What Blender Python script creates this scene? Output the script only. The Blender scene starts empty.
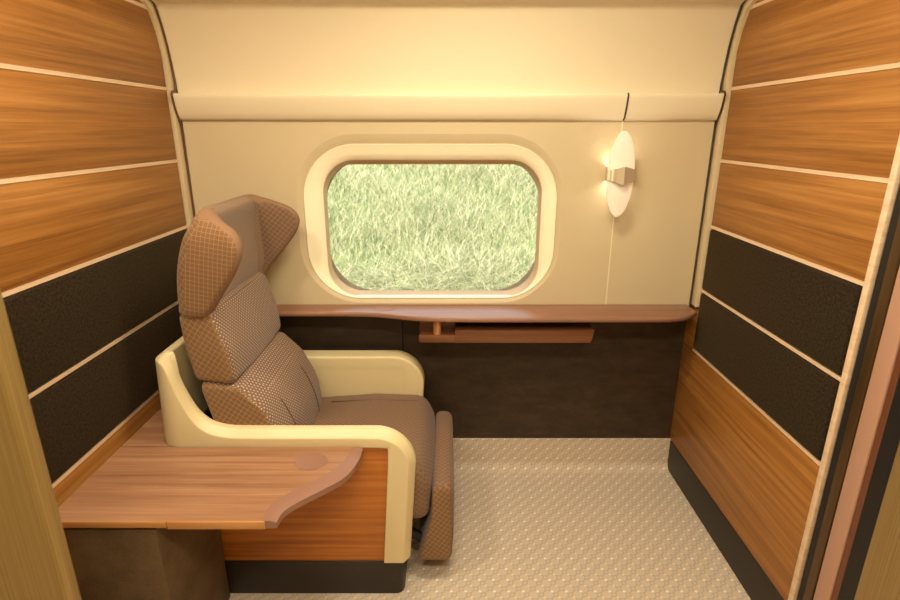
import bpy, bmesh, math, random
import numpy as np
from mathutils import Vector, Matrix
random.seed(7)
PI = math.pi
S = bpy.context.scene
COL = S.collection
H = 1.5                      # camera height
F = 540.0 / 900.0 * 36.0     # lens in mm
PITCH = math.radians(17.6)

# ------------------------------------------------------------------ materials
def lin(c):
    c = c / 255.0
    return c / 12.92 if c <= 0.04045 else ((c + 0.055) / 1.055) ** 2.4
def rgb(r, g, b): return (lin(r), lin(g), lin(b), 1.0)

class NT:
    def __init__(self, name):
        self.m = bpy.data.materials.new(name); self.m.use_nodes = True
        self.t = self.m.node_tree; self.t.nodes.clear()
        self.out = self.n('ShaderNodeOutputMaterial')
        self.b = self.n('ShaderNodeBsdfPrincipled')
        self.l(self.b.outputs[0], self.out.inputs[0])
    def n(self, t, **k):
        x = self.t.nodes.new(t)
        for a, v in k.items(): setattr(x, a, v)
        return x
    def l(self, a, b): self.t.links.new(a, b)
    def put(self, sock, v):
        if hasattr(v, 'is_output') or isinstance(v, bpy.types.NodeSocket): self.l(v, sock)
        else: sock.default_value = v
    def math(self, op, a, b=0.0, c=0.0):
        x = self.n('ShaderNodeMath', operation=op)
        for s, v in zip(x.inputs, (a, b, c)): self.put(s, v)
        return x.outputs[0]
    def mix(self, fac, a, b, mode='MIX'):
        x = self.n('ShaderNodeMix', data_type='RGBA', blend_type=mode)
        self.put(x.inputs[0], fac); self.put(x.inputs[6], a); self.put(x.inputs[7], b)
        return x.outputs[2]
    def uv(self, scale=(1, 1, 1), rot=0.0, loc=(0, 0, 0)):
        tc = self.n('ShaderNodeTexCoord'); mp = self.n('ShaderNodeMapping')
        mp.inputs['Scale'].default_value = scale; mp.inputs['Rotation'].default_value = (0, 0, rot)
        mp.inputs['Location'].default_value = loc
        self.l(tc.outputs['UV'], mp.inputs[0]); return mp.outputs[0]
    def noise(self, vec, scale, detail=3.0, rough=0.5, dist=0.0):
        x = self.n('ShaderNodeTexNoise')
        self.l(vec, x.inputs['Vector']); x.inputs['Scale'].default_value = scale
        x.inputs['Detail'].default_value = detail; x.inputs['Roughness'].default_value = rough
        x.inputs['Distortion'].default_value = dist
        return x.outputs[0]
    def ramp(self, fac, stops):
        x = self.n('ShaderNodeValToRGB'); self.l(fac, x.inputs[0])
        e = x.color_ramp.elements
        while len(e) < len(stops): e.new(0.5)
        for i, (p, c) in enumerate(stops): e[i].position = p; e[i].color = c
        return x.outputs[0]
    def bump(self, h, strength, dist=0.002):
        x = self.n('ShaderNodeBump'); self.l(h, x.inputs['Height'])
        x.inputs['Strength'].default_value = strength; x.inputs['Distance'].default_value = dist
        self.l(x.outputs[0], self.b.inputs['Normal'])
    def set(self, **k):
        for a, v in k.items(): self.put(self.b.inputs[a.replace('_', ' ')], v)
        return self.m

def wood(name, dark, mid, light, rough=0.42, seed=0.0, fine=1.0):
    m = NT(name)
    u = m.uv((0.75, 26 * fine, 1), 0, (seed, seed * 3.1, 0))
    big = m.noise(u, 1.5, 5, 0.6, 0.25)
    u2 = m.uv((1.6, 150 * fine, 1), 0, (seed, seed, 0))
    fi = m.noise(u2, 2.0, 4, 0.65, 0.2)
    f = m.math('ADD', m.math('MULTIPLY', big, 0.68), m.math('MULTIPLY', fi, 0.32))
    c = m.ramp(f, [(0.33, dark), (0.5, mid), (0.68, light)])
    m.bump(fi, 0.06, 0.001)
    m.set(Base_Color=c, Roughness=rough, Specular_IOR_Level=0.4)
    return m.m

def plain(name, col, rough=0.5, metal=0.0, spec=0.5, grain=0.0, gscale=900):
    m = NT(name)
    if grain:
        u = m.uv()
        n = m.noise(u, gscale, 2)
        dk = tuple(x * (1 - grain) for x in col[:3]) + (1,)
        m.set(Base_Color=m.mix(n, dk, col)); m.bump(n, 0.12, 0.001)
    else: m.set(Base_Color=col)
    m.set(Roughness=rough, Metallic=metal, Specular_IOR_Level=spec)
    return m.m

def fabric_grid(name, base, line, cell=0.0165, rot=0.62):
    m = NT(name)
    u = m.uv((1 / cell, 1 / cell, 1), rot)
    sp = m.n('ShaderNodeSeparateXYZ'); m.l(u, sp.inputs[0])
    def ln(o):
        d = m.math('ABSOLUTE', m.math('SUBTRACT', m.math('FRACT', o), 0.5))
        return m.math('SMOOTH_MIN', 1.0, m.math('MAXIMUM', m.math('MULTIPLY', m.math('SUBTRACT', d, 0.42), 12.0), 0.0), 0.1)
    g = m.math('MAXIMUM', ln(sp.outputs[0]), ln(sp.outputs[1]))
    g = m.math('MINIMUM', g, 1.0)
    u2 = m.uv((520, 520, 1)); wv = m.noise(u2, 1.0, 2)
    dk = tuple(x * 0.72 for x in base[:3]) + (1,)
    b = m.mix(wv, dk, base)
    m.set(Base_Color=m.mix(g, b, line), Roughness=0.85, Specular_IOR_Level=0.15, Sheen_Weight=0.12, Sheen_Roughness=0.5)
    m.bump(m.math('ADD', g, m.math('MULTIPLY', wv, 0.6)), 0.25, 0.0015)
    return m.m

def fabric_dot(name, base, dot, cell=0.0125, rad=0.3):
    m = NT(name)
    u = m.uv((1 / cell, 1 / cell, 1), PI / 4)
    sp = m.n('ShaderNodeSeparateXYZ'); m.l(u, sp.inputs[0])
    a = m.math('SUBTRACT', m.math('FRACT', sp.outputs[0]), 0.5); b = m.math('SUBTRACT', m.math('FRACT', sp.outputs[1]), 0.5)
    d = m.math('SQRT', m.math('ADD', m.math('MULTIPLY', a, a), m.math('MULTIPLY', b, b)))
    g = m.math('MULTIPLY', m.math('SUBTRACT', rad + 0.06, d), 9.0)
    g = m.math('MINIMUM', m.math('MAXIMUM', g, 0.0), 1.0)
    u2 = m.uv((480, 480, 1)); wv = m.noise(u2, 1.0, 2)
    dk = tuple(x * 0.7 for x in base[:3]) + (1,)
    bb = m.mix(wv, dk, base)
    m.set(Base_Color=m.mix(g, bb, dot), Roughness=0.8, Specular_IOR_Level=0.2, Sheen_Weight=0.15, Sheen_Roughness=0.5)
    m.bump(g, 0.35, 0.002)
    return m.m

M = {}
M['wood'] = wood('walnut_veneer', rgb(120, 74, 27), rgb(156, 103, 46), rgb(183, 131, 69), 0.42, 0.3)
M['wood_seat'] = wood('teak_veneer', rgb(132, 72, 22), rgb(172, 102, 37), rgb(200, 128, 56), 0.42, 2.3)
M['wood_table'] = wood('table_veneer', rgb(124, 84, 60), rgb(150, 108, 78), rgb(172, 130, 98), 0.3, 5.7, 0.8)
M['wood_shelf'] = wood('shelf_veneer', rgb(116, 80, 60), rgb(138, 98, 76), rgb(156, 114, 90), 0.32, 8.1)
M['wood_bar'] = wood('bar_veneer', rgb(96, 58, 36), rgb(118, 74, 46), rgb(134, 88, 58), 0.32, 9.9)
M['edge_grain'] = wood('edge_veneer', rgb(150, 98, 52), rgb(186, 128, 74), rgb(206, 152, 96), 0.4, 3.3, 0.3)
M['table_edge'] = plain('mauve_edging', rgb(140, 100, 80), 0.42)
M['inlay'] = wood('maple_inlay', rgb(208, 172, 136), rgb(226, 196, 162), rgb(240, 214, 184), 0.4, 4.4)
M['cream'] = plain('cream_wall', rgb(230, 216, 184), 0.5, 0, 0.4, 0.05, 700)
M['cream_low'] = plain('tan_wall', rgb(202, 184, 148), 0.5, 0, 0.4, 0.06, 700)
M['cream_trim'] = plain('cream_trim', rgb(205, 186, 148), 0.5, 0, 0.4)
M['cream_seat'] = plain('cream_shell', rgb(214, 195, 150), 0.4, 0, 0.45, 0.04, 900)
M['cream_frame'] = plain('cream_window_frame', rgb(248, 236, 204), 0.4, 0, 0.45)
M['tan_liner'] = plain('tan_liner', rgb(206, 174, 128), 0.5)
M['sill'] = plain('white_sill', rgb(238, 234, 232), 0.4)
M['gasket'] = plain('dark_gasket', rgb(62, 46, 30), 0.6)
M['black'] = plain('black_rubber', rgb(22, 17, 14), 0.55)
M['plinth'] = plain('dark_plinth', rgb(40, 31, 24), 0.5)
M['bronze'] = plain('bronze_strip', rgb(92, 68, 40), 0.35, 0.6)
M['wine'] = plain('red_brown_strip', rgb(104, 60, 38), 0.4)
M['pink'] = plain('pink_maple', rgb(180, 138, 114), 0.38, 0, 0.5)
M['copper'] = plain('copper_pin', rgb(204, 146, 92), 0.32, 0.35)
M['chrome'] = plain('silver_bracket', rgb(206, 190, 164), 0.35, 0.35)
M['ceil'] = plain('cream_ceiling', rgb(224, 210, 180), 0.6)
M['grid'] = fabric_grid('brown_grid_fabric', rgb(130, 98, 68), rgb(174, 134, 90), 0.0145)
M['grid_wing'] = fabric_grid('brown_grid_fabric_wing', rgb(132, 98, 68), rgb(170, 130, 88), 0.0130, 0.16)
M['grid_dk'] = fabric_grid('brown_grid_fabric_fine', rgb(122, 94, 74), rgb(156, 122, 92), 0.0140, 0.75)
M['dot'] = fabric_dot('taupe_dot_fabric', rgb(124, 98, 84), rgb(196, 162, 120), 0.0104, 0.23)
M['dot_fine'] = fabric_dot('taupe_fine_fabric', rgb(132, 106, 84), rgb(166, 136, 104), 0.0068, 0.26)
M['seam'] = plain('brown_seam', rgb(98, 76, 58), 0.8)
M['rim'] = plain('taupe_rim_fabric', rgb(146, 112, 84), 0.8, 0, 0.2, 0.25, 420)

def mk_dark_fabric():
    m = NT('charcoal_felt')
    n = m.noise(m.uv((1, 1, 1)), 130, 5, 0.85)
    c = m.ramp(n, [(0.36, rgb(18, 13, 9)), (0.64, rgb(58, 46, 32))])
    m.set(Base_Color=c, Roughness=0.9, Specular_IOR_Level=0.08, Sheen_Weight=0.10, Sheen_Roughness=0.45, Sheen_Tint=rgb(255, 215, 150))
    m.bump(n, 0.5, 0.003); return m.m
M['felt'] = mk_dark_fabric()
def mk_dark_panel():
    m = NT('dark_brown_laminate')
    a = m.noise(m.uv((1, 2, 1)), 9, 6, 0.7); b = m.noise(m.uv((1, 5, 1)), 180, 3, 0.6)
    f = m.math('ADD', m.math('MULTIPLY', a, 0.5), m.math('MULTIPLY', b, 0.5))
    c = m.ramp(f, [(0.35, rgb(40, 31, 22)), (0.68, rgb(80, 62, 44))])
    m.set(Base_Color=c, Roughness=0.55, Specular_IOR_Level=0.3); m.bump(b, 0.1, 0.001); return m.m
M['darkpanel'] = mk_dark_panel()
def mk_pedestal():
    m = NT('olive_brown_laminate')
    a = m.noise(m.uv((1, 1, 1)), 9, 6, 0.7); b = m.noise(m.uv((1, 1, 1)), 300, 3, 0.6)
    f = m.math('ADD', m.math('MULTIPLY', a, 0.55), m.math('MULTIPLY', b, 0.45))
    c = m.ramp(f, [(0.35, rgb(74, 56, 36)), (0.68, rgb(118, 94, 64))])
    m.set(Base_Color=c, Roughness=0.6, Specular_IOR_Level=0.3); return m.m
M['pedestal'] = mk_pedestal()
def mk_gold():
    m = NT('brushed_gold')
    n = m.noise(m.uv((260, 1.2, 1)), 1.0, 4, 0.7)
    c = m.ramp(n, [(0.3, rgb(132, 106, 58)), (0.7, rgb(166, 138, 84))])
    m.set(Base_Color=c, Roughness=0.42, Metallic=0.35); m.bump(n, 0.08, 0.001); return m.m
M['gold'] = mk_gold()
def mk_carpet():
    m = NT('beige_dotted_carpet')
    P = 0.049
    u = m.uv((1 / P, 1 / P, 1))
    sp = m.n('ShaderNodeSeparateXYZ'); m.l(u, sp.inputs[0])
    X, Y = sp.outputs[0], sp.outputs[1]
    def dot(ox, oy, rx, ry, soft):
        a = m.math('SUBTRACT', m.math('FRACT', m.math('ADD', X, ox)), 0.5)
        b = m.math('SUBTRACT', m.math('FRACT', m.math('ADD', Y, oy)), 0.5)
        a = m.math('DIVIDE', a, rx); b = m.math('DIVIDE', b, ry)
        d = m.math('SQRT', m.math('ADD', m.math('MULTIPLY', a, a), m.math('MULTIPLY', b, b)))
        return m.math('MINIMUM', m.math('MAXIMUM', m.math('MULTIPLY', m.math('SUBTRACT', 1.0, d), soft), 0.0), 1.0), d
    y, _ = dot(0, 0, 0.12, 0.13, 1.3)
    w, _ = dot(0.42, 0.5, 0.15, 0.13, 1.2)
    # faint scale-like rings round the dots and short dark slanted stitches
    _, dr = dot(0.2, 0.28, 0.5, 0.5, 1)
    r1 = m.math('SUBTRACT', 1.0, m.math('MINIMUM', m.math('MULTIPLY', m.math('ABSOLUTE', m.math('SUBTRACT', dr, 0.72)), 7.0), 1.0))
    _, dr2 = dot(0.7, 0.78, 0.5, 0.5, 1)
    r2 = m.math('SUBTRACT', 1.0, m.math('MINIMUM', m.math('MULTIPLY', m.math('ABSOLUTE', m.math('SUBTRACT', dr2, 0.72)), 7.0), 1.0))
    rings = m.math('MULTIPLY', m.math('MAXIMUM', r1, r2), 0.42)
    n = m.noise(m.uv(), 330, 4, 0.7)
    base = m.mix(n, rgb(170, 152, 134), rgb(222, 206, 186))
    base = m.mix(rings, base, rgb(142, 122, 102))
    base = m.mix(y, base, rgb(238, 210, 146))
    base = m.mix(w, base, rgb(246, 232, 208))
    h = m.math('ADD', m.math('ADD', y, w), m.math('SUBTRACT', m.math('MULTIPLY', n, 0.5), rings))
    m.set(Base_Color=base, Roughness=0.85, Specular_IOR_Level=0.2); m.bump(h, 0.35, 0.003)
    return m.m
M['carpet'] = mk_carpet()
def mk_glass():
    m = NT('clear_glass'); m.t.nodes.remove(m.b)
    tr = m.n('ShaderNodeBsdfTransparent'); gl = m.n('ShaderNodeBsdfGlossy'); gl.inputs['Roughness'].default_value = 0.02
    fr = m.n('ShaderNodeFresnel'); fr.inputs[0].default_value = 1.3
    mx = m.n('ShaderNodeMixShader')
    m.l(fr.outputs[0], mx.inputs[0]); m.l(tr.outputs[0], mx.inputs[1]); m.l(gl.outputs[0], mx.inputs[2])
    m.l(mx.outputs[0], m.out.inputs[0]); return m.m
M['glass'] = mk_glass()
def mk_frost():
    m = NT('frosted_lamp_glass')
    m.set(Base_Color=rgb(248, 240, 224), Roughness=0.45, Subsurface_Weight=0.0)
    tl = m.n('ShaderNodeBsdfTranslucent'); tl.inputs[0].default_value = rgb(226, 214, 194)
    em = m.n('ShaderNodeEmission'); em.inputs[0].default_value = rgb(255, 238, 210); em.inputs[1].default_value = 0.05
    mx = m.n('ShaderNodeMixShader'); mx.inputs[0].default_value = 0.12
    ad = m.n('ShaderNodeAddShader')
    m.l(m.b.outputs[0], mx.inputs[1]); m.l(tl.outputs[0], mx.inputs[2])
    m.l(mx.outputs[0], ad.inputs[0]); m.l(em.outputs[0], ad.inputs[1]); m.l(ad.outputs[0], m.out.inputs[0]); return m.m
M['frost'] = mk_frost()
def mk_emit(name, c, s):
    m = NT(name); m.set(Base_Color=c, Emission_Color=c, Emission_Strength=s); return m.m
M['diffuser'] = mk_emit('warm_diffuser', rgb(255, 232, 196), 2.0)
def mk_grass():
    m = NT('meadow_grass')
    g = m.n('ShaderNodeNewGeometry'); r = g.outputs['Random Per Island']
    c = m.ramp(r, [(0.0, rgb(92, 112, 76)), (0.3, rgb(148, 160, 116)), (0.6, rgb(202, 202, 160)), (0.85, rgb(236, 226, 186)), (1.0, rgb(250, 240, 212))])
    m.set(Base_Color=c, Roughness=0.6)
    tl = m.n('ShaderNodeBsdfTranslucent'); m.l(c, tl.inputs[0])
    mx = m.n('ShaderNodeMixShader'); mx.inputs[0].default_value = 0.4
    m.l(m.b.outputs[0], mx.inputs[1]); m.l(tl.outputs[0], mx.inputs[2]); m.l(mx.outputs[0], m.out.inputs[0]); return m.m
M['grass'] = mk_grass()
M['soil'] = plain('mossy_ground', rgb(126, 140, 86), 0.9, 0, 0.2, 0.3, 9)

# ------------------------------------------------------------------ mesh helpers
def box_uv(bm):
    L = bm.loops.layers.uv.verify()
    for f in bm.faces:
        n = f.normal; a = [abs(x) for x in n]; k = a.index(max(a))
        for lp in f.loops:
            c = lp.vert.co
            lp[L].uv = (c.y, c.z) if k == 0 else ((c.x, c.z) if k == 1 else (c.x, c.y))

def wpos(o):
    p = Vector((0, 0, 0))
    while o: p += o.location; o = o.parent
    return p

def obj(name, bm, mat, parent=None, smooth=35, flip=False, uv=True, origin=None):
    """Link a bmesh given in world coordinates as one mesh object."""
    if flip: bmesh.ops.recalc_face_normals(bm, faces=bm.faces)
    bm.normal_update()
    if uv: box_uv(bm)
    me = bpy.data.meshes.new(name)
    loc = Vector(origin) if origin else Vector((0, 0, 0))
    if parent is None and origin is None and bm.verts:
        xs = [v.co for v in bm.verts]
        loc = Vector(((min(c.x for c in xs) + max(c.x for c in xs)) / 2, (min(c.y for c in xs) + max(c.y for c in xs)) / 2, min(c.z for c in xs)))
    off = wpos(parent) if parent else loc
    bmesh.ops.translate(bm, verts=bm.verts, vec=-off)
    bm.to_mesh(me); bm.free()
    for m in (mat if isinstance(mat, (list, tuple)) else [mat]): me.materials.append(m)
    if smooth:
        for p in me.polygons: p.use_smooth = True
        me.set_sharp_from_angle(angle=math.radians(smooth))
    o = bpy.data.objects.new(name, me); COL.objects.link(o)
    if parent: o.parent = parent
    else: o.location = loc
    return o

def tag(o, label, cat, group=None, kind=None):
    o['label'] = label; o['category'] = cat
    if group: o['group'] = group
    if kind: o['kind'] = kind
    return o
def thing(name, label, cat, loc, group=None):
    o = bpy.data.objects.new(name, None); COL.objects.link(o); o.location = loc; o.empty_display_size = 0.1
    return tag(o, label, cat, group)
def struct(o): o['kind'] = 'structure'; return o

def box(x0, x1, y0, y1, z0, z1, bev=0.0, seg=3, bm=None):
    b = bm or bmesh.new()
    vs = [b.verts.new((x, y, z)) for x in (x0, x1) for y in (y0, y1) for z in (z0, z1)]
    fs = [(0, 1, 3, 2), (4, 6, 7, 5), (0, 4, 5, 1), (2, 3, 7, 6), (0, 2, 6, 4), (1, 5, 7, 3)]
    F_ = [b.faces.new([vs[i] for i in f]) for f in fs]
    bmesh.ops.recalc_face_normals(b, faces=F_)
    if bev:
        es = list({e for f in F_ for e in f.edges})
        bmesh.ops.bevel(b, geom=es, offset=bev, segments=seg, profile=0.5, affect='EDGES', clamp_overlap=True)
    return b

def loft(rings, closed=True, cap0=False, cap1=False, bm=None):
    b = bm or bmesh.new()
    R = [[b.verts.new(p) for p in r] for r in rings]
    n = len(R[0])
    for a, c in zip(R[:-1], R[1:]):
        for i in range(n if closed else n - 1):
            j = (i + 1) % n
            b.faces.new((a[i], a[j], c[j], c[i]))
    if cap0: b.faces.new(list(reversed(R[0])))
    if cap1: b.faces.new(R[-1])
    return b

def fillet(pts, rad, seg=6):
    """Round every corner of a closed 2-D polygon (constant point count)."""
    out = []; n = len(pts)
    for i in range(n):
        p = Vector(pts[i]); a = Vector(pts[i - 1]) - p; c = Vector(pts[(i + 1) % n]) - p
        la, lc = a.length, c.length
        r = rad[i] if isinstance(rad, (list, tuple)) else rad
        if la < 1e-7 or lc < 1e-7: out += [tuple(p)] * (seg + 1); continue
        a /= la; c /= lc
        ang = math.acos(max(-1, min(1, a.dot(c))))
        t = min(r / max(math.tan(ang / 2), 1e-4), 0.49 * la, 0.49 * lc)
        p0, p1 = p + a * t, p + c * t
        for k in range(seg + 1):
            s = k / seg
            q = (1 - s) ** 2 * p0 + 2 * s * (1 - s) * p + s * s * p1
            # quadratic is close to the arc; pull it slightly to the arc's bulge
            out.append((q.x, q.y))
    return out

def pillow(prof, a0, a1, r, seg=5, axis='y', mid=0.0, midn=6):
    """Extrude an outline along an axis with rounded ends; mid bulges the middle outward."""
    st = [(a0 + r * (1 - math.cos(PI / 2 * k / seg)), r * (1 - math.sin(PI / 2 * k / seg))) for k in range(seg + 1)]
    en = [(a1 - (p - a0), i) for p, i in reversed(st)]
    md = [(a0 + r + (a1 - a0 - 2 * r) * k / midn, 0.0) for k in range(1, midn)]
    rings = []
    bx0_, bx1_ = min(p[0] for p in prof), max(p[0] for p in prof); bz0_, bz1_ = min(p[1] for p in prof), max(p[1] for p in prof)
    cx0, cz0 = (bx0_ + bx1_) / 2, (bz0_ + bz1_) / 2
    for a, i in st + md + en:
        t = (a - a0) / (a1 - a0)
        d = i - mid * math.sin(PI * t)
        kx, kz = 1 - 2 * d / (bx1_ - bx0_), 1 - 2 * d / (bz1_ - bz0_)
        q = [(cx0 + (x - cx0) * kx, cz0 + (z - cz0) * kz) for x, z in prof]
        rings.append([(x, a, z) if axis == 'y' else ((a, x, z) if axis == 'x' else (x, z, a)) for x, z in q])
    b = loft(rings, True, True, True)
    bmesh.ops.poke(b, faces=[f for f in b.faces if len(f.verts) > 4])
    return b

def prism(poly, a0, a1, axis='y', bev=0.0, seg=2):
    b = bmesh.new()
    f3 = {'y': lambda p, a: (p[0], a, p[1]), 'x': lambda p, a: (a, p[0], p[1]), 'z': lambda p, a: (p[0], p[1], a)}[axis]
    A = [b.verts.new(f3(p, a0)) for p in poly]; C = [b.verts.new(f3(p, a1)) for p in poly]
    n = len(poly)
    f0 = b.faces.new(list(reversed(A))); f1 = b.faces.new(C)
    for i in range(n): b.faces.new((A[i], A[(i + 1) % n], C[(i + 1) % n], C[i]))
    bmesh.ops.recalc_face_normals(b, faces=b.faces)
    if bev:
        es = list(set(f0.edges) | set(f1.edges))
        bmesh.ops.bevel(b, geom=es, offset=bev, segments=seg, profile=0.5, affect='EDGES', clamp_overlap=True)
    return b

def tube(path, r, n=8, bm=None):
    b = bm or bmesh.new(); rings = []
    P = [Vector(p) for p in path]
    for i, p in enumerate(P):
        t = (P[min(i + 1, len(P) - 1)] - P[max(i - 1, 0)]).normalized()
        up = Vector((1, 0, 0)) if abs(t.x) < 0.9 else Vector((0, 0, 1))
        s = t.cross(up).normalized(); u = s.cross(t)
        rings.append([tuple(p + r * (math.cos(2 * PI * k / n) * s + math.sin(2 * PI * k / n) * u)) for k in range(n)])
    return loft(rings, True, True, True, b)

def interp(x, tab):
    if x <= tab[0][0]: return tab[0][1]
    for (a, va), (c, vc) in zip(tab[:-1], tab[1:]):
        if x <= c:
            t = (x - a) / (c - a); return va + (vc - va) * t
    return tab[-1][1]
def sinterp(x, tab):
    """smooth (Catmull-Rom) table lookup"""
    xs = [t[0] for t in tab]; ys = [t[1] for t in tab]
    if x <= xs[0]: return ys[0]
    if x >= xs[-1]: return ys[-1]
    i = max(k for k in range(len(xs) - 1) if xs[k] <= x)
    def m(k):
        a, c = max(k - 1, 0), min(k + 1, len(xs) - 1)
        return (ys[c] - ys[a]) / (xs[c] - xs[a])
    h = xs[i + 1] - xs[i]; t = (x - xs[i]) / h
    return (2*t**3-3*t*t+1)*ys[i] + (t**3-2*t*t+t)*h*m(i) + (-2*t**3+3*t*t)*ys[i+1] + (t**3-t*t)*h*m(i+1)

CP, SP = math.cos(PITCH), math.sin(PITCH)
def at_y(u, v, Y):
    """the point at depth Y that the camera sees at a place in the photograph (used once, to measure sizes)"""
    dx, dy = (u - 450) / 540, (300 - v) / 540
    k = Y / (CP + dy * SP)
    return dx * k, H + (-SP + dy * CP) * k
def rrect(x0, x1, z0, z1, r, y, n=10):
    out = []
    for cx, cz, a in ((x1 - r, z1 - r, 0), (x0 + r, z1 - r, 90), (x0 + r, z0 + r, 180), (x1 - r, z0 + r, 270)):
        for k in range(n + 1):
            t = math.radians(a + 90 * k / n); out.append((cx + r * math.cos(t), y, cz + r * math.sin(t)))
    return out

# ------------------------------------------------------------------ the shell of the compartment
XW = 1.006      # side walls
YB = 2.11       # upper window wall
YL = 2.165      # lower window wall
# floor: carpet with a coved rear edge
prof = [(-0.95, 0), (0.2, 0), (1.0, 0), (1.6, 0), (2.11, 0)]
for k in range(1, 9):
    t = PI / 2 * k / 8; prof.append((2.11 + 0.04 * math.sin(t), 0.04 - 0.04 * math.cos(t)))
prof += [(2.152, 0.146), (2.152, 0.150), (2.30, 0.150)]
fb = bmesh.new(); L = fb.loops.layers.uv.verify()
rows = []; acc = 0; accs = []
for i, p in enumerate(prof):
    if i: acc += math.dist(p, prof[i - 1])
    accs.append(acc); rows.append([fb.verts.new((x, p[0], p[1])) for x in (-1.9, -1.0, 0, 1.0, 1.9)])
for i in range(len(rows) - 1):
    for j in range(4):
        f = fb.faces.new((rows[i][j], rows[i][j + 1], rows[i + 1][j + 1], rows[i + 1][j]))
        for lp, (a, c) in zip(f.loops, ((i, j), (i, j + 1), (i + 1, j + 1), (i + 1, j))):
            lp[L].uv = (rows[a][c].co.x, accs[a])
floor = struct(obj('floor', fb, M['carpet'], uv=False))

ceiling = struct(obj('ceiling', box(-1.9, 1.9, -0.95, 2.4, 2.2, 2.26), M['ceil']))

# ---- window wall
px = lambda l, r, t, b, y: (at_y(l, 220, y)[0], at_y(r, 220, y)[0], at_y(430, b, y)[1], at_y(430, t, y)[1])
r0 = px(298, 561, 134, 303, YB); r1 = px(305.5, 555.5, 144, 297.5, YB + 0.012); r2 = px(325, 540.5, 160, 296.2, YB + 0.034)
r3 = px(327, 538, 163.5, 292.5, YB + 0.10)
ring0 = rrect(*r0, 0.235, YB); ring1 = rrect(*r1, 0.205, YB + 0.012)
wb = bmesh.new()
def wall_hole(b, ring, x0, x1, z0, z1, y):
    inn = [b.verts.new(p) for p in ring]
    out = [b.verts.new((x, y, z)) for x, z in ((x1, z1), (x0, z1), (x0, z0), (x1, z0))]
    n = len(inn) // 4
    for q in range(4):
        for k in range(n - 1): b.faces.new((out[q], inn[q * n + k + 1], inn[q * n + k]))
        b.faces.new((out[q], out[(q + 1) % 4], inn[((q + 1) * n) % (4 * n)], inn[q * n + n - 1]))
wall_hole(wb, ring0, -0.993, 0.982, 0.80, 1.545, YB)
for f in wb.faces: f.normal_update()
up = [(YB, 1.545), (2.108, 1.63), (2.106, 1.66), (2.098, 1.72), (2.086, 1.78), (2.068, 1.84), (2.050, 1.88), (2.040, 1.898), (2.030, 1.903), (1.98, 1.915), (1.86, 1.97), (1.70, 2.08), (1.60, 2.2)]
loft([[(x, y, z) for x in (-0.993, 0.982)] for y, z in up], False, bm=wb)
for f in wb.faces: f.material_index = 1 if f.calc_center_median().z < 1.545 else 0
# outer skin of the coach so that daylight comes in by the window only
wall_hole(wb, rrect(r3[0] - .02, r3[1] + .02, r3[2] - .02, r3[3] + .02, 0.2, 2.31), -2.0, 2.0, 0.0, 2.3, 2.31)
wall_back = struct(obj('wall_back', wb, [M['cream'], M['cream_low']], flip=False, smooth=40, origin=(0, YB, 0)))
rail_p = [(YB + .002, 1.528), (2.100, 1.530), (2.092, 1.537), (2.083, 1.556), (2.075, 1.580), (2.070, 1.600), (2.068, 1.611), (2.069, 1.618), (2.073, 1.621), (2.09, 1.622), (2.112, 1.622)]
rb = loft([[(x, y, z) for y, z in rail_p] for x in np.linspace(-0.993, 0.982, 9)], False)
obj('overhead_rail', rb, M['cream'], wall_back, smooth=50)
obj('lower_panel', box(-0.200, 1.006, YL, YL + .03, 0.146, 0.80, 0.002), M['darkpanel'], wall_back)
obj('lower_panel', box(-1.02, -0.204, YL, YL + .03, 0.146, 0.80, 0.002), M['darkpanel'], wall_back)
# seam of the wall panels, dark where it crosses the rail
sx = 0.640
obj('panel_seam', tube([(sx, y - .001, z) for y, z in rail_p[1:9]], 0.0032), M['gasket'], wall_back)
obj('panel_seam', box(sx - .0022, sx + .0022, YB - .001, YB + .002, 0.81, 1.53), M['cream'], wall_back)
gp = [(YB - .004, 0.80), (YB - .004, 1.30), (YB - .006, 1.50), (2.094, 1.530), (2.078, 1.560), (2.066, 1.595), (2.062, 1.615), (2.068, 1.626), (2.098, 1.632), (2.102, 1.66), (2.094, 1.72), (2.082, 1.78), (2.064, 1.84), (2.034, 1.897)]
for s in (-1, 1):
    gx_, gr, gm = (0.984, .0034, 'gasket') if s > 0 else (0.996, .0035, 'wine')
    obj('gasket', tube([(s * gx_, y, z) for y, z in gp], gr), M[gm], wall_back)

# ---- window
window = struct(bpy.data.objects.new('window_1', None)); COL.objects.link(window); window.location = (-0.08, YB, r1[2])
f_ = lambda p, y, r: rrect(*p, r, y)
def lerp4(a, b, t): return tuple(x + (y - x) * t for x, y in zip(a, b))
obj('outer_surround', loft([f_(r0, YB, 0.235), f_(lerp4(r0, r1, .35), YB + .003, .226), f_(lerp4(r0, r1, .92), YB + .010, .207), f_(r1, YB + .012, .205)]), M['cream_low'], window, smooth=60)
obj('frame', loft([f_(r1, YB + .012, .205), f_(lerp4(r1, r2, .03), YB + .006, .203), f_(lerp4(r1, r2, .09), YB + .008, .200), f_(lerp4(r1, r2, .5), YB + .016, .168), f_(lerp4(r1, r2, .93), YB + .026, .134), f_(r2, YB + .034, .130)]), M['cream_frame'], window, smooth=60)
r2b = (r2[0] - .004, r2[1] + .004, r2[2] - .006, r2[3] + .004)
obj('liner', loft([f_(r2b, YB + .033, .132), f_(lerp4(r2, r3, .5), YB + .065, .133), f_(r3, YB + .10, .135), f_(r3, YB + .13, .135)]), M['tan_liner'], window, smooth=60)
obj('pane', box(r3[0] - .03, r3[1] + .03, YB + .112, YB + .118, r3[2] - .03, r3[3] + .03), M['glass'], window)
zs0, zs1 = at_y(430, 297, YB + .014)[1], at_y(430, 292.6, YB + .108)[1]
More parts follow.
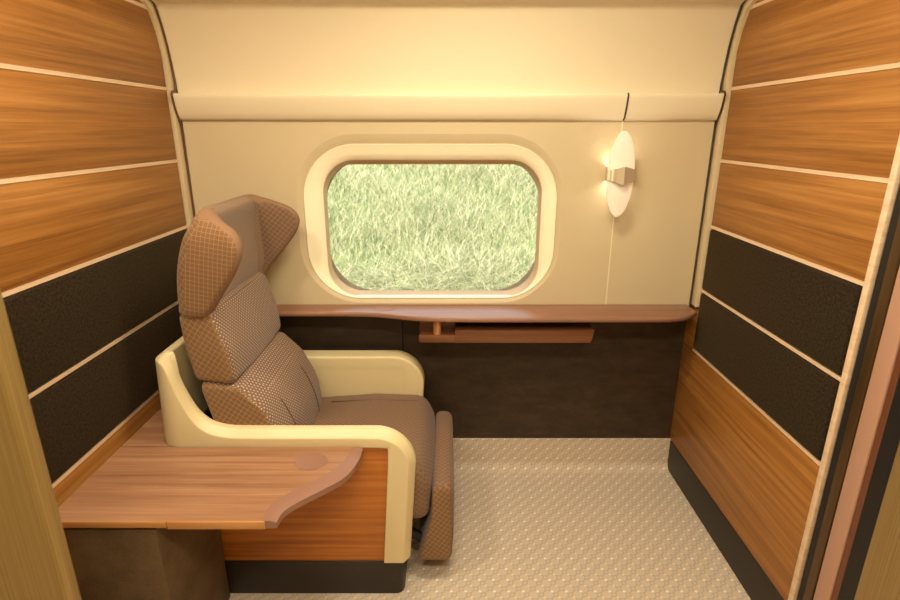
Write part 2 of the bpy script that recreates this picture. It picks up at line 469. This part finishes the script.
obj('sill', prism([(YB + .014, zs0), (YB + .108, zs1), (YB + .108, zs1 - .02), (YB + .014, zs0 - .008)], r2[0] + .075, r2[1] - .075, 'x', 0.002), M['sill'], window)
obj('blind_edge', box(r2[0] + .10, r2[1] - .10, YB + .075, YB + .095, r3[3] - .002, r3[3] + .06, 0.004), M['tan_liner'], window)

# ---- side walls: backing, wood boards, felt pads, inlay strips
levels = [(1.892, 2.19, 'wood'), (1.642, 1.880, 'wood'), (1.392, 1.630, 'wood'), (1.146, 1.380, 'wood'), (0.890, 1.134, 'felt'), (0.636, 0.878, 'felt')]
strips = [1.886, 1.636, 1.386, 1.140, 0.884, 0.630]
YE = 1.262
def side(sign, name):
    XW = 1.014 if sign < 0 else 1.006
    y0 = 0.80 if sign < 0 else YE
    x0, x1 = sorted((sign * (XW + .012), sign * (XW + .06)))
    w = struct(obj(name, box(x0, x1, 0.78, 2.32, 0, 2.2), M['black'] if sign > 0 else M['cream_trim'], origin=(sign * XW, 1.5, 0)))
    xs = lambda a, b: tuple(sorted((sign * a, sign * b)))
    ye = 0.85 if sign < 0 else YE
    for z0, z1, k in levels:
        if k == 'wood': obj('wood_panel', box(*xs(XW, XW + .014), ye, 2.068, z0, z1, 0.0015, 2), M['wood'], w)
        else:
            obj('felt_pad', box(*xs(XW - .006, XW + .014), ye + .004, 2.064, z0 + .003, z1 - .002, 0.008, 4), M['felt'], w)
    for z in strips: obj('inlay_strip', box(*xs(XW - .001, XW + .014), ye, 2.070, z - .0055, z + .0055), M['inlay'], w)
    obj('wood_panel', box(*xs(XW, XW + .014), ye, 2.172, 0.148, 0.624, 0.0015, 2), M['wood'], w)
    obj('wood_return', box(*xs(XW + .001, XW + .014), 2.072, 2.172, 0.626, 0.80, 0.001), M['wood'], w)
    if sign > 0:
        obj('inlay_strip', box(*xs(XW - .003, XW + .014), YE - .020, YE - .001, 0.0, 2.19, 0.0015, 2), M['inlay'], w)
    obj('skirting', box(*xs(XW - .002, XW + .014), ye, 2.158, 0.0, 0.146, 0.004), M['plinth'], w)
    return w
wall_left = side(-1, 'wall_left'); wall_right = side(1, 'wall_right')
for s, n in ((-1, 'trim_1'), (1, 'trim_2')):
    a, c = sorted((s * (0.990 if s > 0 else 1.0), s * 1.022))
    t = [(2.072, 0.813), (2.118, 0.813), (2.118, 1.66), (2.10, 1.78), (2.06, 1.895), (1.98, 1.93), (1.98, 1.90), (2.02, 1.88), (2.05, 1.82), (2.072, 1.74)]
    struct(obj(n, prism(t, a, c, 'x', 0.003), M['cream_trim']))

# ---- doorway
def jamb(name, spans, parent):
    for (a, c, dx, k, nm) in spans: obj(nm, box(XW + dx, XW + .06, c, a, 0, 2.2, 0.003 if k != 'black' else 0), M[k], parent)
door = struct(bpy.data.objects.new('door_1', None)); COL.objects.link(door); door.location = (XW, 1.1, 0)
jamb('door_1', [(1.234, 1.214, .003, 'black', 'rubber_seal'), (1.213, 1.183, .001, 'bronze', 'bronze_strip'), (1.182, 1.178, .006, 'black', 'groove'),
                (1.177, 1.127, .000, 'pink', 'jamb_strip'), (1.127, 1.108, .004, 'wine', 'jamb_return'), (1.108, 1.060, .006, 'black', 'rubber_seal'), (1.060, 0.90, .002, 'gold', 'door_post')], door)
obj('door_post', box(XW + .002, 1.9, 0.84, 0.90, 0, 2.2, 0.004), M['gold'], door)
leaf = struct(bpy.data.objects.new('door_2', None)); COL.objects.link(leaf); leaf.location = (-0.8, 0.82, 0)
obj('door_leaf', box(-1.9, -0.718, 0.80, 0.835, 0, 2.2, 0.012, 4), M['gold'], leaf)

# ---- the corridor behind, closing the space
struct(obj('wall_front', box(-1.9, 1.9, -1.0, -0.95, 0, 2.2), M['cream']))
struct(obj('wall_corridor_left', box(-1.95, -1.9, -1.0, 2.36, 0, 2.2), M['cream']))
struct(obj('wall_corridor_right', box(1.9, 1.95, -1.0, 2.36, 0, 2.2), M['cream']))

# ------------------------------------------------------------------ shelf under the window
shelf = thing('window_shelf', 'long brown wooden shelf with wavy front edge under the train window', 'shelf', (0, 2.05, 0.793))
ft = [(-0.80, 2.008), (-0.62, 2.008), (-0.40, 2.006), (-0.30, 1.998), (-0.22, 1.978), (-0.14, 1.955), (-0.05, 1.942), (0.10, 1.938), (0.55, 1.938), (0.78, 1.939), (0.86, 1.944), (0.92, 1.966), (0.975, 2.014)]
xs_ = list(np.linspace(-0.80, 0.975, 70))
tabf = [(a, b) for a, b in ft]
poly = [(x, sinterp(x, tabf)) for x in xs_] + [(0.975, 2.16), (-0.80, 2.16)]
sb = prism(poly, 0.793, 0.812, 'z', 0.007, 4)
so = obj('board', sb, M['wood_shelf'], shelf)
ccx, ccy = -0.262, 2.058
rr = bmesh.new()
ov = lambda a, b, z: [(ccx + a * math.cos(2 * PI * k / 40), ccy + b * math.sin(2 * PI * k / 40), z) for k in range(40)]
loft([ov(.040, .036, .8128), ov(.037, .033, .8128), ov(.034, .030, .8122)], True, False, True, rr)
obj('cup_recess', rr, M['table_edge'], shelf)

# folded table under the shelf
bar = thing('folding_table', 'narrow brown wooden folding table tucked under the window shelf', 'table', (0.22, 1.99, 0.70))
bx0, bx1 = -0.122, 0.548
def bar_sec(y0, y1, z0, z1): return box
p1 = fillet([(bx0, 0.700), (0.0205, 0.700), (0.0205, 0.731), (bx0, 0.731)], [.010, .002, .002, .010])
obj('front_ledge', prism(p1, 1.968, 2.06, 'y', 0.003), M['wood_bar'], bar)
p2 = fillet([(0.02, 0.700), (bx1 + .004, 0.700), (bx1 + .014, 0.752), (0.02, 0.752)], [.002, .006, .002, .002])
obj('table_leaf', prism(p2, 1.966, 2.06, 'y', 0.003), M['wood_bar'], bar)
p3 = fillet([(bx0, 0.730), (0.02, 0.730), (0.02, 0.768), (bx0, 0.768)], [.001, .001, .001, .02])
obj('back_board', prism(p3, 2.03, 2.06, 'y', 0.002), M['wood_bar'], bar)
obj('pivot_pin', tube([(-0.050, 1.990, 0.728), (-0.050, 1.990, 0.793)], 0.0165, 20), M['copper'], bar)
obj('mounting_batten', box(0.05, 0.52, 2.06, 2.166, 0.705, 0.745, 0.002), M['black'], bar)

# ------------------------------------------------------------------ side table at the left
table = thing('side_table', 'brown wood grain side table with wavy edge and round cup recess beside the seat', 'table', (-0.75, 1.3, 0))
TZ = 0.575
def at_z(u, v, Z):
    dx, dy = (u - 450) / 540, (300 - v) / 540
    k = (Z - H) / (-SP + dy * CP)
    return dx * k, (CP + dy * SP) * k
oc = [at_z(*p, TZ) for p in ((363, 446), (358.5, 459), (345, 475.5), (324, 487.5), (300, 499.5), (283.5, 510), (277, 519.5))]
ic = [at_z(*p, TZ) for p in ((352.5, 446), (343, 461.5), (324, 475.5), (300, 487.5), (279, 498), (266.5, 510), (263.5, 519.5))]
def cr(P, n=8):
    out = []
    for i in range(len(P) - 1):
        p0, p1_, p2_, p3_ = (Vector(P[max(i - 1, 0)]), Vector(P[i]), Vector(P[i + 1]), Vector(P[min(i + 2, len(P) - 1)]))
        for k in range(n):
            t = k / n
            q = 0.5 * ((2 * p1_) + (p2_ - p0) * t + (2 * p0 - 5 * p1_ + 4 * p2_ - p3_) * t * t + (3 * p1_ - p0 - 3 * p2_ + p3_) * t ** 3)
            out.append((q.x, q.y))
    return out + [tuple(P[-1])]
OC, IC = cr(oc), cr(ic)
yf = 1.108
OC = [(x, y) for x, y in OC]; IC = [(x, y) for x, y in IC]
OC[-1] = (OC[-1][0], yf); IC[-1] = (IC[-1][0], yf); OC[0] = (OC[0][0], 1.434); IC[0] = (IC[0][0], 1.434)
top_poly = IC + [(-1.004, yf), (-1.004, 1.4345)]
obj('tabletop', prism(top_poly, TZ - .016, TZ, 'z'), M['wood_table'], table)
eb = bmesh.new()
n = len(OC)
rings = []
for i in range(n):
    a, c = Vector(IC[i]), Vector(OC[i])
    m1 = a.lerp(c, .6)
    rings.append([(a.x, a.y, TZ - .022), (a.x, a.y, TZ), (m1.x, m1.y, TZ + .0005), (c.x, c.y, TZ - .005), (c.x, c.y, TZ - .022)])
loft(rings, True, True, True, eb)
obj('edge_trim', eb, M['table_edge'], table, flip=True)
c0 = at_z(311.5, 461.5, TZ); rxx = (at_z(327.5, 461.5, TZ)[0] - at_z(295.5, 461.5, TZ)[0]) / 2; ryy = (at_z(311.5, 453, TZ)[1] - at_z(311.5, 470, TZ)[1]) / 2
cb = bmesh.new()
ov = lambda s, z: [(c0[0] + rxx * s * math.cos(2 * PI * k / 48), c0[1] + ryy * s * math.sin(2 * PI * k / 48), z) for k in range(48)]
loft([ov(1, TZ + .0008), ov(.93, TZ + .0008), ov(.90, TZ + .0004)], True, False, True, cb)
obj('cup_recess', cb, M['table_edge'], table)
obj('front_edge', box(-1.004, -0.703, yf - .003, yf + .02, TZ - .019, TZ - .0005, 0.001), M['edge_grain'], table)
obj('front_edge', box(-0.701, IC[-1][0] + .004, yf - .003, yf + .02, TZ - .023, TZ - .0005, 0.001), M['edge_grain'], table)
ledge = thing('wall_ledge', 'narrow brown wooden ledge behind the seat back along the left wall', 'shelf', (-0.97, 1.75, TZ - .022))
lp_ = [(-1.004, 1.436), (-0.829, 1.436)] + [(-0.827 - .0715 * math.sin(t), 1.506 - .0715 * math.cos(t)) for t in np.linspace(.05, PI / 2, 8)] + [(-0.8985, 2.10), (-1.004, 2.10)]
obj('board', prism(lp_, TZ - .016, TZ, 'z'), M['wood_table'], ledge)
obj('pedestal', box(-1.0, -0.738, 1.116, 1.430, 0, TZ - .032, 0.002), M['pedestal'], table)

# ------------------------------------------------------------------ the reclining seat
seat = thing('reclining_seat', 'brown patterned winged train seat with cream armrest shell by the window', 'seat', (-0.45, 1.745, 0))
NY, FY = 1.436, 2.088; YC = (NY + FY) / 2
XB, RC = -0.897, 0.07
ztop = [(-0.897, .868), (-0.868, .868), (-0.850, .860), (-0.835, .825), (-0.816, .762), (-0.783, .690), (-0.745, .648), (-0.70, .630), (-0.64, .624), (0, .624)]
ZB = 0.569
def shell_stations():
    st = []
    def lean(x, z):
        if x < -0.6: return x + 0.05 * max(z - ZB, 0) * min(1, (-0.6 - x) / .2)
        return x
    for y in np.linspace(YC, NY + RC, 8)[:-1]: st.append((Vector((XB, y, .868 - .0)), Vector((0, 0, -1)), Vector((1, 0, 0)), .868 - ZB))
    for k in range(9):
        t = PI / 2 * k / 8
        x = XB + RC - RC * math.cos(t); y = NY + RC - RC * math.sin(t); z = sinterp(x, ztop)
        st.append((Vector((x, y, z)), Vector((0, 0, -1)), Vector((math.cos(t), math.sin(t), 0)), z - ZB))
    R = 0.125; xf = -0.107
    for x in list(np.linspace(XB + RC + .008, -0.60, 22)) + list(np.linspace(-0.57, xf - R, 8)):
        z = sinterp(x, ztop); st.append((Vector((x, NY, z)), Vector((0, 0, -1)), Vector((0, 1, 0)), z - ZB))
    for k in range(1, 15):
        t = PI / 2 * k / 14
        p = Vector((xf - R + R * math.sin(t), NY, .624 - R + R * math.cos(t)))
        e0, e1, e2 = Vector((xf - R, NY, ZB)), Vector((xf - .084, NY, ZB - .002)), Vector((xf - .086, NY, .624 - R))
        q = e0.lerp(e1, k / 7) if k <= 7 else e1.lerp(e2, (k - 7) / 7)
        d = q - p
        st.append((p, d.normalized(), Vector((0, 1, 0)), d.length))
    for z in np.linspace(.624 - R, .134, 8)[1:]:
        lx = xf - 0.07 * (.624 - R - z)
        st.append((Vector((lx, NY, z)), Vector((-1, 0, 0)), Vector((0, 1, 0)), .086))
    return st, lean
st, lean = shell_stations()
def shell_rings(mirror):
    rings = []
    for si, (T, D, N, h) in enumerate(st):
        W = .050 + (.033 * min(1, max(0, (si - 12) / 14)) if mirror else 0)
        c = .021 if not mirror else .008
        rec = fillet([(0, c), (0, h), (W, h), (W, 0), (.026 if not mirror else .012, .0005)], [.007, .004, .0006, .010, .012], 4)
        r = []
        for a, d in rec:
            p = T + N * a + D * d
            p.x = lean(p.x, p.z)
            if mirror: p.y = 2 * YC - p.y
            r.append(tuple(p))
        rings.append(r)
    return rings
rn, rf = shell_rings(False), shell_rings(True)
obj('armrest_shell', loft(list(reversed(rf)) + rn[1:], True, True, True), M['cream_seat'], seat, smooth=45, flip=True)
def inner_poly(x1):
    return fillet([(-0.835, .22), (x1 - .02, .22), (x1, .59), (-0.835, .59)], [.005, .005, .02, .01], 8)
obj('inner_panel', prism(inner_poly(-0.150), FY - .0828, FY - .006, 'y'), M['cream_seat'], seat)
obj('inner_panel', prism(inner_poly(-0.14), NY + .024, NY + .045, 'y'), M['cream_seat'], seat)
obj('side_panel', box(-0.858, -0.165, NY + .010, NY + .024, 0.134, 0.585, 0.001), M['wood_seat'], seat)
obj('side_panel', box(-0.858, -0.165, FY - .006, FY - .002, 0.134, 0.585, 0.001), M['wood_seat'], seat)
obj('plinth', prism(fillet([(-0.85, NY + .006), (-0.155, NY + .006), (-0.155, FY - .03), (-0.85, FY - .03)], [.01, .03, .03, .01], 5), 0.0, 0.135, 'z', 0.002), M['plinth'], seat)

def split_mats(bm):
    """faces that look along the seat's width get the grid cloth, the others the dotted one"""
    bm.normal_update()
    for f in bm.faces: f.material_index = 0 if abs(f.normal.y) > 0.72 else 1
CY0, CY1 = 1.488, 2.003
# base cushion: domed profile with a waterfall front
cp = fillet([(-0.60, .25), (-0.075, .25), (-0.062, .38), (-0.10, .466), (-0.30, .474), (-0.60, .45)], [.02, .04, .08, .07, .3, .02], 8)
cu = pillow(cp, CY0, CY1, 0.035, 6, 'y', 0.010)
bmesh.ops.recalc_face_normals(cu, faces=cu.faces)
obj('seat_cushion', cu, M['grid_dk'], seat, smooth=60)
def cush_top(x): return interp(x, [(-.60, .452), (-.45, .4655), (-.30, .473), (-.20, .4705), (-.12, .466)])
for yy in (CY0 + .085, CY1 - .085):
    obj('seam', tube([(x, yy, cush_top(x) + .0048) for x in np.linspace(-.47, -.13, 12)], .0022, 6), M['seam'], seat)
# leg rest
lp = fillet([(-0.115, .082), (0.004, .078), (0.012, .20), (0.008, .392), (-0.058, .392), (-0.064, .26)], [.024, .03, .2, .033, .030, .1], 8)
lb = pillow(lp, CY0 + .006, CY1 - .006, 0.022, 5, 'y', 0.004)
bmesh.ops.recalc_face_normals(lb, faces=lb.faces); split_mats(lb)
obj('leg_rest', lb, [M['grid'], M['grid_dk']], seat, smooth=60)
obj('leg_rest_bracket', tube([(-0.155, 1.56, .16), (-0.10, 1.56, .13)], .018, 12), M['black'], seat)
obj('leg_rest_bracket', tube([(-0.155, 1.90, .16), (-0.10, 1.90, .13)], .018, 12), M['black'], seat)
# backrest: lumbar cushion, middle cushion
BY0, BY1 = 1.480, 1.962
lum = fillet([(-0.70, .42), (-0.508, .42), (-0.524, .57), (-0.574, .68), (-0.645, .752), (-0.768, .772), (-0.735, .62)], [.03, .05, .2, .12, .032, .03, .2], 8)
lmb = pillow(lum, BY0, BY1, 0.022, 6, 'y', 0.010); bmesh.ops.recalc_face_normals(lmb, faces=lmb.faces); split_mats(lmb)
obj('lumbar_cushion', lmb, [M['grid'], M['dot']], seat, smooth=60)
midp = fillet([(-0.770, .772), (-0.648, .752), (-0.655, .86), (-0.695, .995), (-0.795, .985), (-0.790, .88)], [.022, .032, .3, .03, .022, .3], 8)
mdb = pillow(midp, BY0, BY1, 0.020, 6, 'y', 0.006); bmesh.ops.recalc_face_normals(mdb, faces=mdb.faces); split_mats(mdb)
obj('back_cushion', mdb, [M['grid'], M['dot']], seat, smooth=60)
# seams that mark the centre panel of the lumbar cushion
def lum_front(z): return sinterp(z, [(.42, -.508), (.50, -.512), (.57, -.528), (.63, -.552), (.68, -.584), (.73, -.629)])
for yy in (BY0 + .115, BY1 - .115):
    obj('seam', tube([(lum_front(z) + .0085, yy, z) for z in np.linspace(.46, .73, 12)], .0016, 6), M['seam'], seat)

# headrest with wings
tXb = [(.975, -.798), (1.10, -.786), (1.20, -.757), (1.262, -.722), (1.283, -.712)]
tXc = [(.975, -.712), (1.06, -.700), (1.20, -.688), (1.262, -.676), (1.283, -.690)]
tXf = [(.975, -.706), (1.03, -.665), (1.096, -.618), (1.15, -.588), (1.19, -.582), (1.225, -.600), (1.255, -.645), (1.274, -.678), (1.283, -.690)]
tY = [(.975, 0), (1.18, 0), (1.225, .006), (1.25, .018), (1.266, .036), (1.277, .062), (1.283, .090)]
HY0, HY1, TW = 1.470, 1.990, .052
zs = list(np.linspace(.975, 1.2, 16)) + list(np.linspace(1.21, 1.283, 14))
secs = []; SEG = 6
for z in zs:
    xb, xc, xf, dy = sinterp(z, tXb), sinterp(z, tXc), sinterp(z, tXf), sinterp(z, tY)
    xf = max(xf, xc + .004)
    e = min(1, (z - .975) / .014); g = .008 * (1 - math.sqrt(max(0, 1 - (1 - e) ** 2)))
    a0, a1 = HY0 + dy + g, HY1 - dy - g
    fl = .018 * max(0, (xf - xc)) / .11     # the wings flare out a little
    tw = max(.012, TW - dy * .35)
    kz = max(0, min(1, (z - 1.0) / .27)); xg = xf + .028 * (xf - xc) / .11; ti = tw - .012 + .062 * kz
    P = [(xf, a0 - fl), (xb + g, a0), (xb + g, a1), (xg, a1 + fl), (xg, a1 + fl - tw), (xc - g, a1 - ti), (xc - g, a0 + tw), (xf, a0 - fl + tw)]
    secs.append([(x, y, z) for x, y in fillet(P, [.024, .055, .055, .024, .024, .03, .03, .024], SEG)])
K = SEG + 1
def seg_faces(i0, i1, nm, mat, close_top=False):
    """a run of the headrest section, corner blocks i0..i1, as its own mesh"""
    idx = [i % (8 * K) for i in range(i0, i1 + 1)]
    b = loft([[s[i] for i in idx] for s in secs], False)
    return b
wn = seg_faces(7 * K + 2, 9 * K + 1, 'n', None)        # near wing: tip H, tip A, outer face up to B
wf = seg_faces(3 * K - 1 - 0, 5 * K + 1, 'f', None)
hd = seg_faces(1 * K + 1, 3 * K - 1, 'b', None)      # back
hf = seg_faces(5 * K + 1, 7 * K + 2, 'c', None)      # front
topb = hd
tf = [topb.verts.new(p) for p in secs[-1]]
topb.faces.new(tf)
bf = [topb.verts.new(p) for p in secs[0]]
topb.faces.new(list(reversed(bf)))
bmesh.ops.remove_doubles(topb, verts=topb.verts, dist=1e-5)
head = obj('headrest', topb, M['grid'], seat, smooth=60)
def wing_mats(b):
    b.normal_update()
    for f in b.faces: f.material_index = 1 if abs(f.normal.y) < 0.62 and f.calc_center_median().x > -0.715 else 0
wing_mats(wn); wing_mats(wf)
obj('wing', wn, [M['grid_wing'], M['rim']], head, smooth=60)
obj('wing', wf, [M['grid_dk'], M['rim']], head, smooth=60)
obj('head_pad', hf, M['dot_fine'], head, smooth=60)

# ------------------------------------------------------------------ wall lamp
LX, LZ = 0.631, 1.336
lamp = thing('wall_lamp', 'oval frosted glass wall lamp with silver folded bracket right of the window', 'lamp', (LX, YB, LZ))
def oval(a, c, y): return [(LX + a * math.cos(2 * PI * k / 56), y, LZ + c * math.sin(2 * PI * k / 56)) for k in range(56)]
yl = 2.045
ob = loft([oval(.045, .148, yl + .006), oval(.0495, .155, yl + .0045), oval(.0505, .157, yl), oval(.0495, .155, yl - .003), oval(.046, .150, yl - .004)], True, True, True)
obj('lamp_shade', ob, M['frost'], lamp, flip=True, smooth=50)
# folded bracket: a wedge that is tallest at its front ridge
bb = bmesh.new()
def brk(x, y, h): return [(x, y, LZ - h), (x, y, LZ + h)]
cols = [(-.050, yl - .006, .018), (-.030, yl - .012, .021), (.004, yl - .034, .033), (.034, yl - .016, .026), (.052, yl - .006, .020)]
fr_ = [brk(LX + x, y, h) for x, y, h in cols]
loft([[(p[0][0], p[0][1], p[0][2]), (p[1][0], p[1][1], p[1][2]), (p[1][0], yl + .012, p[1][2] * .0 + LZ + .018), (p[0][0], yl + .012, LZ - .018)] for p in fr_], True, True, True, bb)
obj('bracket', bb, M['chrome'], lamp, flip=True, smooth=20)
for x0, c in ((-.046, 'cream_frame'), (-.033, 'cream_frame'), (-.022, 'tan_liner')):
    yy = interp(x0, [(a, b) for a, b, _ in cols]); hh = interp(x0, [(a, h) for a, _, h in cols])
    obj('bracket_rib', box(LX + x0 - .003, LX + x0 + .003, yy - .004, yy + .004, LZ - hh, LZ + hh), M[c], lamp)
for q in (-1, 1):
    x0, x1 = sorted((LX + q * .034, LX + q * .037))
    obj('mount_plate', box(x0, x1, yl + .010, YB + .001, LZ - .026, LZ + .026), M['chrome'], lamp)

# ------------------------------------------------------------------ ceiling lamps (above the picture)
def ceiling_light(x, y, sx_, sy_, label):
    t = thing('ceiling_light', label, 'lamp', (x, y, 2.18), 'warm panels in the compartment ceiling')
    fr = box(x - sx_ - .02, x + sx_ + .02, y - sy_ - .02, y + sy_ + .02, 2.180, 2.199, 0.003)
    obj('frame', fr, M['cream_trim'], t)
    obj('diffuser', box(x - sx_, x + sx_, y - sy_, y + sy_, 2.176, 2.181), M['diffuser'], t)
def area(name, loc, sx_, sy_, power, col=(1.0, 0.80, 0.52), rot=(0, 0, 0), spread=PI):
    l = bpy.data.lights.new(name, 'AREA'); l.shape = 'RECTANGLE'; l.size = sx_; l.size_y = sy_; l.energy = power; l.color = col; l.spread = spread
    o = bpy.data.objects.new(name, l); COL.objects.link(o); o.location = loc; o.rotation_euler = rot; return o
WARM = (1.0, 0.895, 0.68)
ceiling_light(0.10, 1.28, 0.22, 0.10, 'warm ceiling light panel over the middle of the compartment')
area('ceiling_panel_lamp', (0.10, 1.28, 2.172), 0.44, 0.2, 16.5, WARM)
ceiling_light(-0.82, 0.92, 0.08, 0.06, 'small warm ceiling light above the left door leaf')
area('ceiling_spot_lamp', (-0.82, 0.92, 2.172), 0.16, 0.12, 11.0, WARM)
ceiling_light(0.78, 0.95, 0.08, 0.06, 'small warm ceiling light above the right door post')
area('ceiling_spot_lamp', (0.78, 0.95, 2.172), 0.16, 0.12, 3.0, WARM)
ceiling_light(0.0, 0.0, 0.5, 0.12, 'warm ceiling light panel over the corridor')
area('corridor_lamp', (0.0, 0.0, 2.172), 1.0, 0.24, 31, WARM)
def point(name, loc, p, r=0.012):
    l = bpy.data.lights.new(name, 'POINT'); l.energy = p; l.color = (1.0, 0.95, 0.86); l.shadow_soft_size = r
    o = bpy.data.objects.new(name, l); COL.objects.link(o); o.location = loc
for s in (-1, 1): point('wall_lamp_bulb', (LX + s * .014, 2.064, LZ), 0.26, 0.003)

# ------------------------------------------------------------------ meadow outside
def gz(x, y): return -0.35 + (y - 2.6) * 0.31 + 0.05 * math.sin(x * 1.3 + y * .7) + 0.04 * math.sin(y * 2.1 - x * .4)
gb = bmesh.new()
gx = np.linspace(-9, 9, 37); gy = np.linspace(2.45, 16, 36)
G = [[gb.verts.new((x, y, gz(x, y) if y > 2.5 else -0.45)) for x in gx] for y in gy]
for j in range(len(gy) - 1):
    for i in range(len(gx) - 1): gb.faces.new((G[j][i], G[j][i + 1], G[j + 1][i + 1], G[j + 1][i]))
gr_ = struct(obj('ground', gb, M['soil'], smooth=180))
rng = np.random.default_rng(5)
NB = 150000
yy = 3.2 + rng.random(NB) ** 0.85 * 6.3
xx = (rng.random(NB) * 2 - 1) * (0.9 + yy * 0.62) - 0.1 * yy
zz = -0.35 + (yy - 2.6) * 0.31 + 0.05 * np.sin(xx * 1.3 + yy * .7) + 0.04 * np.sin(yy * 2.1 - xx * .4)
patch = 0.5 + 0.5 * np.sin(xx * 2.3 + 1.7 * np.sin(yy * 1.9)) * np.sin(yy * 3.1 + xx * .8)
hgt = (0.09 + 0.15 * rng.random(NB)) * (0.6 + 0.8 * patch)
flat = np.clip((4.75 - yy) / 0.25, 0, 1)
hgt *= 1 - 0.1 * flat
az = rng.random(NB) * 2 * PI
leanv = (0.25 + 0.85 * rng.random(NB)) + flat * 2.2 * rng.random(NB)
wdt = 0.0018 + 0.0022 * rng.random(NB)
fx, fy = np.cos(az) * leanv + 0.08, np.sin(az) * leanv
ta = rng.random(NB) * 2 * PI
sxv, syv = np.cos(ta) * wdt, np.sin(ta) * wdt
V = np.zeros((NB, 7, 3), np.float32)
for k, (t, wk) in enumerate(((0, 1), (.4, .85), (.75, .55))):
    cx_ = xx + fx * hgt * t * t; cy_ = yy + fy * hgt * t * t; cz_ = zz - .01 + hgt * (t - .25 * t * t * np.minimum(leanv, 1.3))
    V[:, 2 * k, 0] = cx_ - sxv * wk; V[:, 2 * k, 1] = cy_ - syv * wk; V[:, 2 * k, 2] = cz_
    V[:, 2 * k + 1, 0] = cx_ + sxv * wk; V[:, 2 * k + 1, 1] = cy_ + syv * wk; V[:, 2 * k + 1, 2] = cz_
V[:, 6, 0] = xx + fx * hgt; V[:, 6, 1] = yy + fy * hgt; V[:, 6, 2] = zz - .01 + hgt * (1 - .25 * np.minimum(leanv, 1.3))
base = (np.arange(NB) * 7)[:, None]
q = np.concatenate([base + np.array([[0, 1, 3, 2]]), base + np.array([[2, 3, 5, 4]])], 1).reshape(-1, 4)
tr = base + np.array([[4, 5, 6]])
me = bpy.data.meshes.new('grass')
nq, ntr = len(q), len(tr)
me.vertices.add(NB * 7); me.vertices.foreach_set('co', V.reshape(-1))
me.loops.add(nq * 4 + ntr * 3); me.loops.foreach_set('vertex_index', np.concatenate([q.reshape(-1), tr.reshape(-1)]).astype(np.int32))
me.polygons.add(nq + ntr)
ls = np.concatenate([np.arange(nq) * 4, nq * 4 + np.arange(ntr) * 3]).astype(np.int32)
me.polygons.foreach_set('loop_start', ls)
me.update(calc_edges=True); me.validate()
me.materials.append(M['grass'])
grass = bpy.data.objects.new('grass', me); COL.objects.link(grass)
tag(grass, 'pale green sunlit meadow grass on the slope outside the train window', 'grass', kind='stuff')

# ------------------------------------------------------------------ daylight, camera
w = bpy.data.worlds.new('sky'); S.world = w; w.use_nodes = True
bg = w.node_tree.nodes['Background']; bg.inputs[0].default_value = (0.90, 0.95, 1.0, 1); bg.inputs[1].default_value = 2.2
sl = bpy.data.lights.new('sun', 'SUN'); sl.energy = 8.6; sl.color = (1.0, 0.94, 0.86); sl.angle = math.radians(1.0)
so_ = bpy.data.objects.new('sun', sl); COL.objects.link(so_); so_.location = (-2, -4, 8)
so_.rotation_euler = Vector((0.35, 0.62, -0.85)).to_track_quat('-Z', 'Y').to_euler()

cam = bpy.data.cameras.new('camera'); cam.lens = F; cam.sensor_width = 36; cam.clip_start = 0.02
co = bpy.data.objects.new('camera', cam); COL.objects.link(co)
co.location = (0, 0, H); co.rotation_euler = (PI / 2 - PITCH, 0, 0)
cam.dof.use_dof = True; cam.dof.focus_distance = 1.8; cam.dof.aperture_fstop = 3.4
S.camera = co
vs = S.view_settings
vs.view_transform = 'Standard'; vs.look = 'None'; vs.gamma = 1.0; vs.use_curve_mapping = False; vs.exposure = 0.0
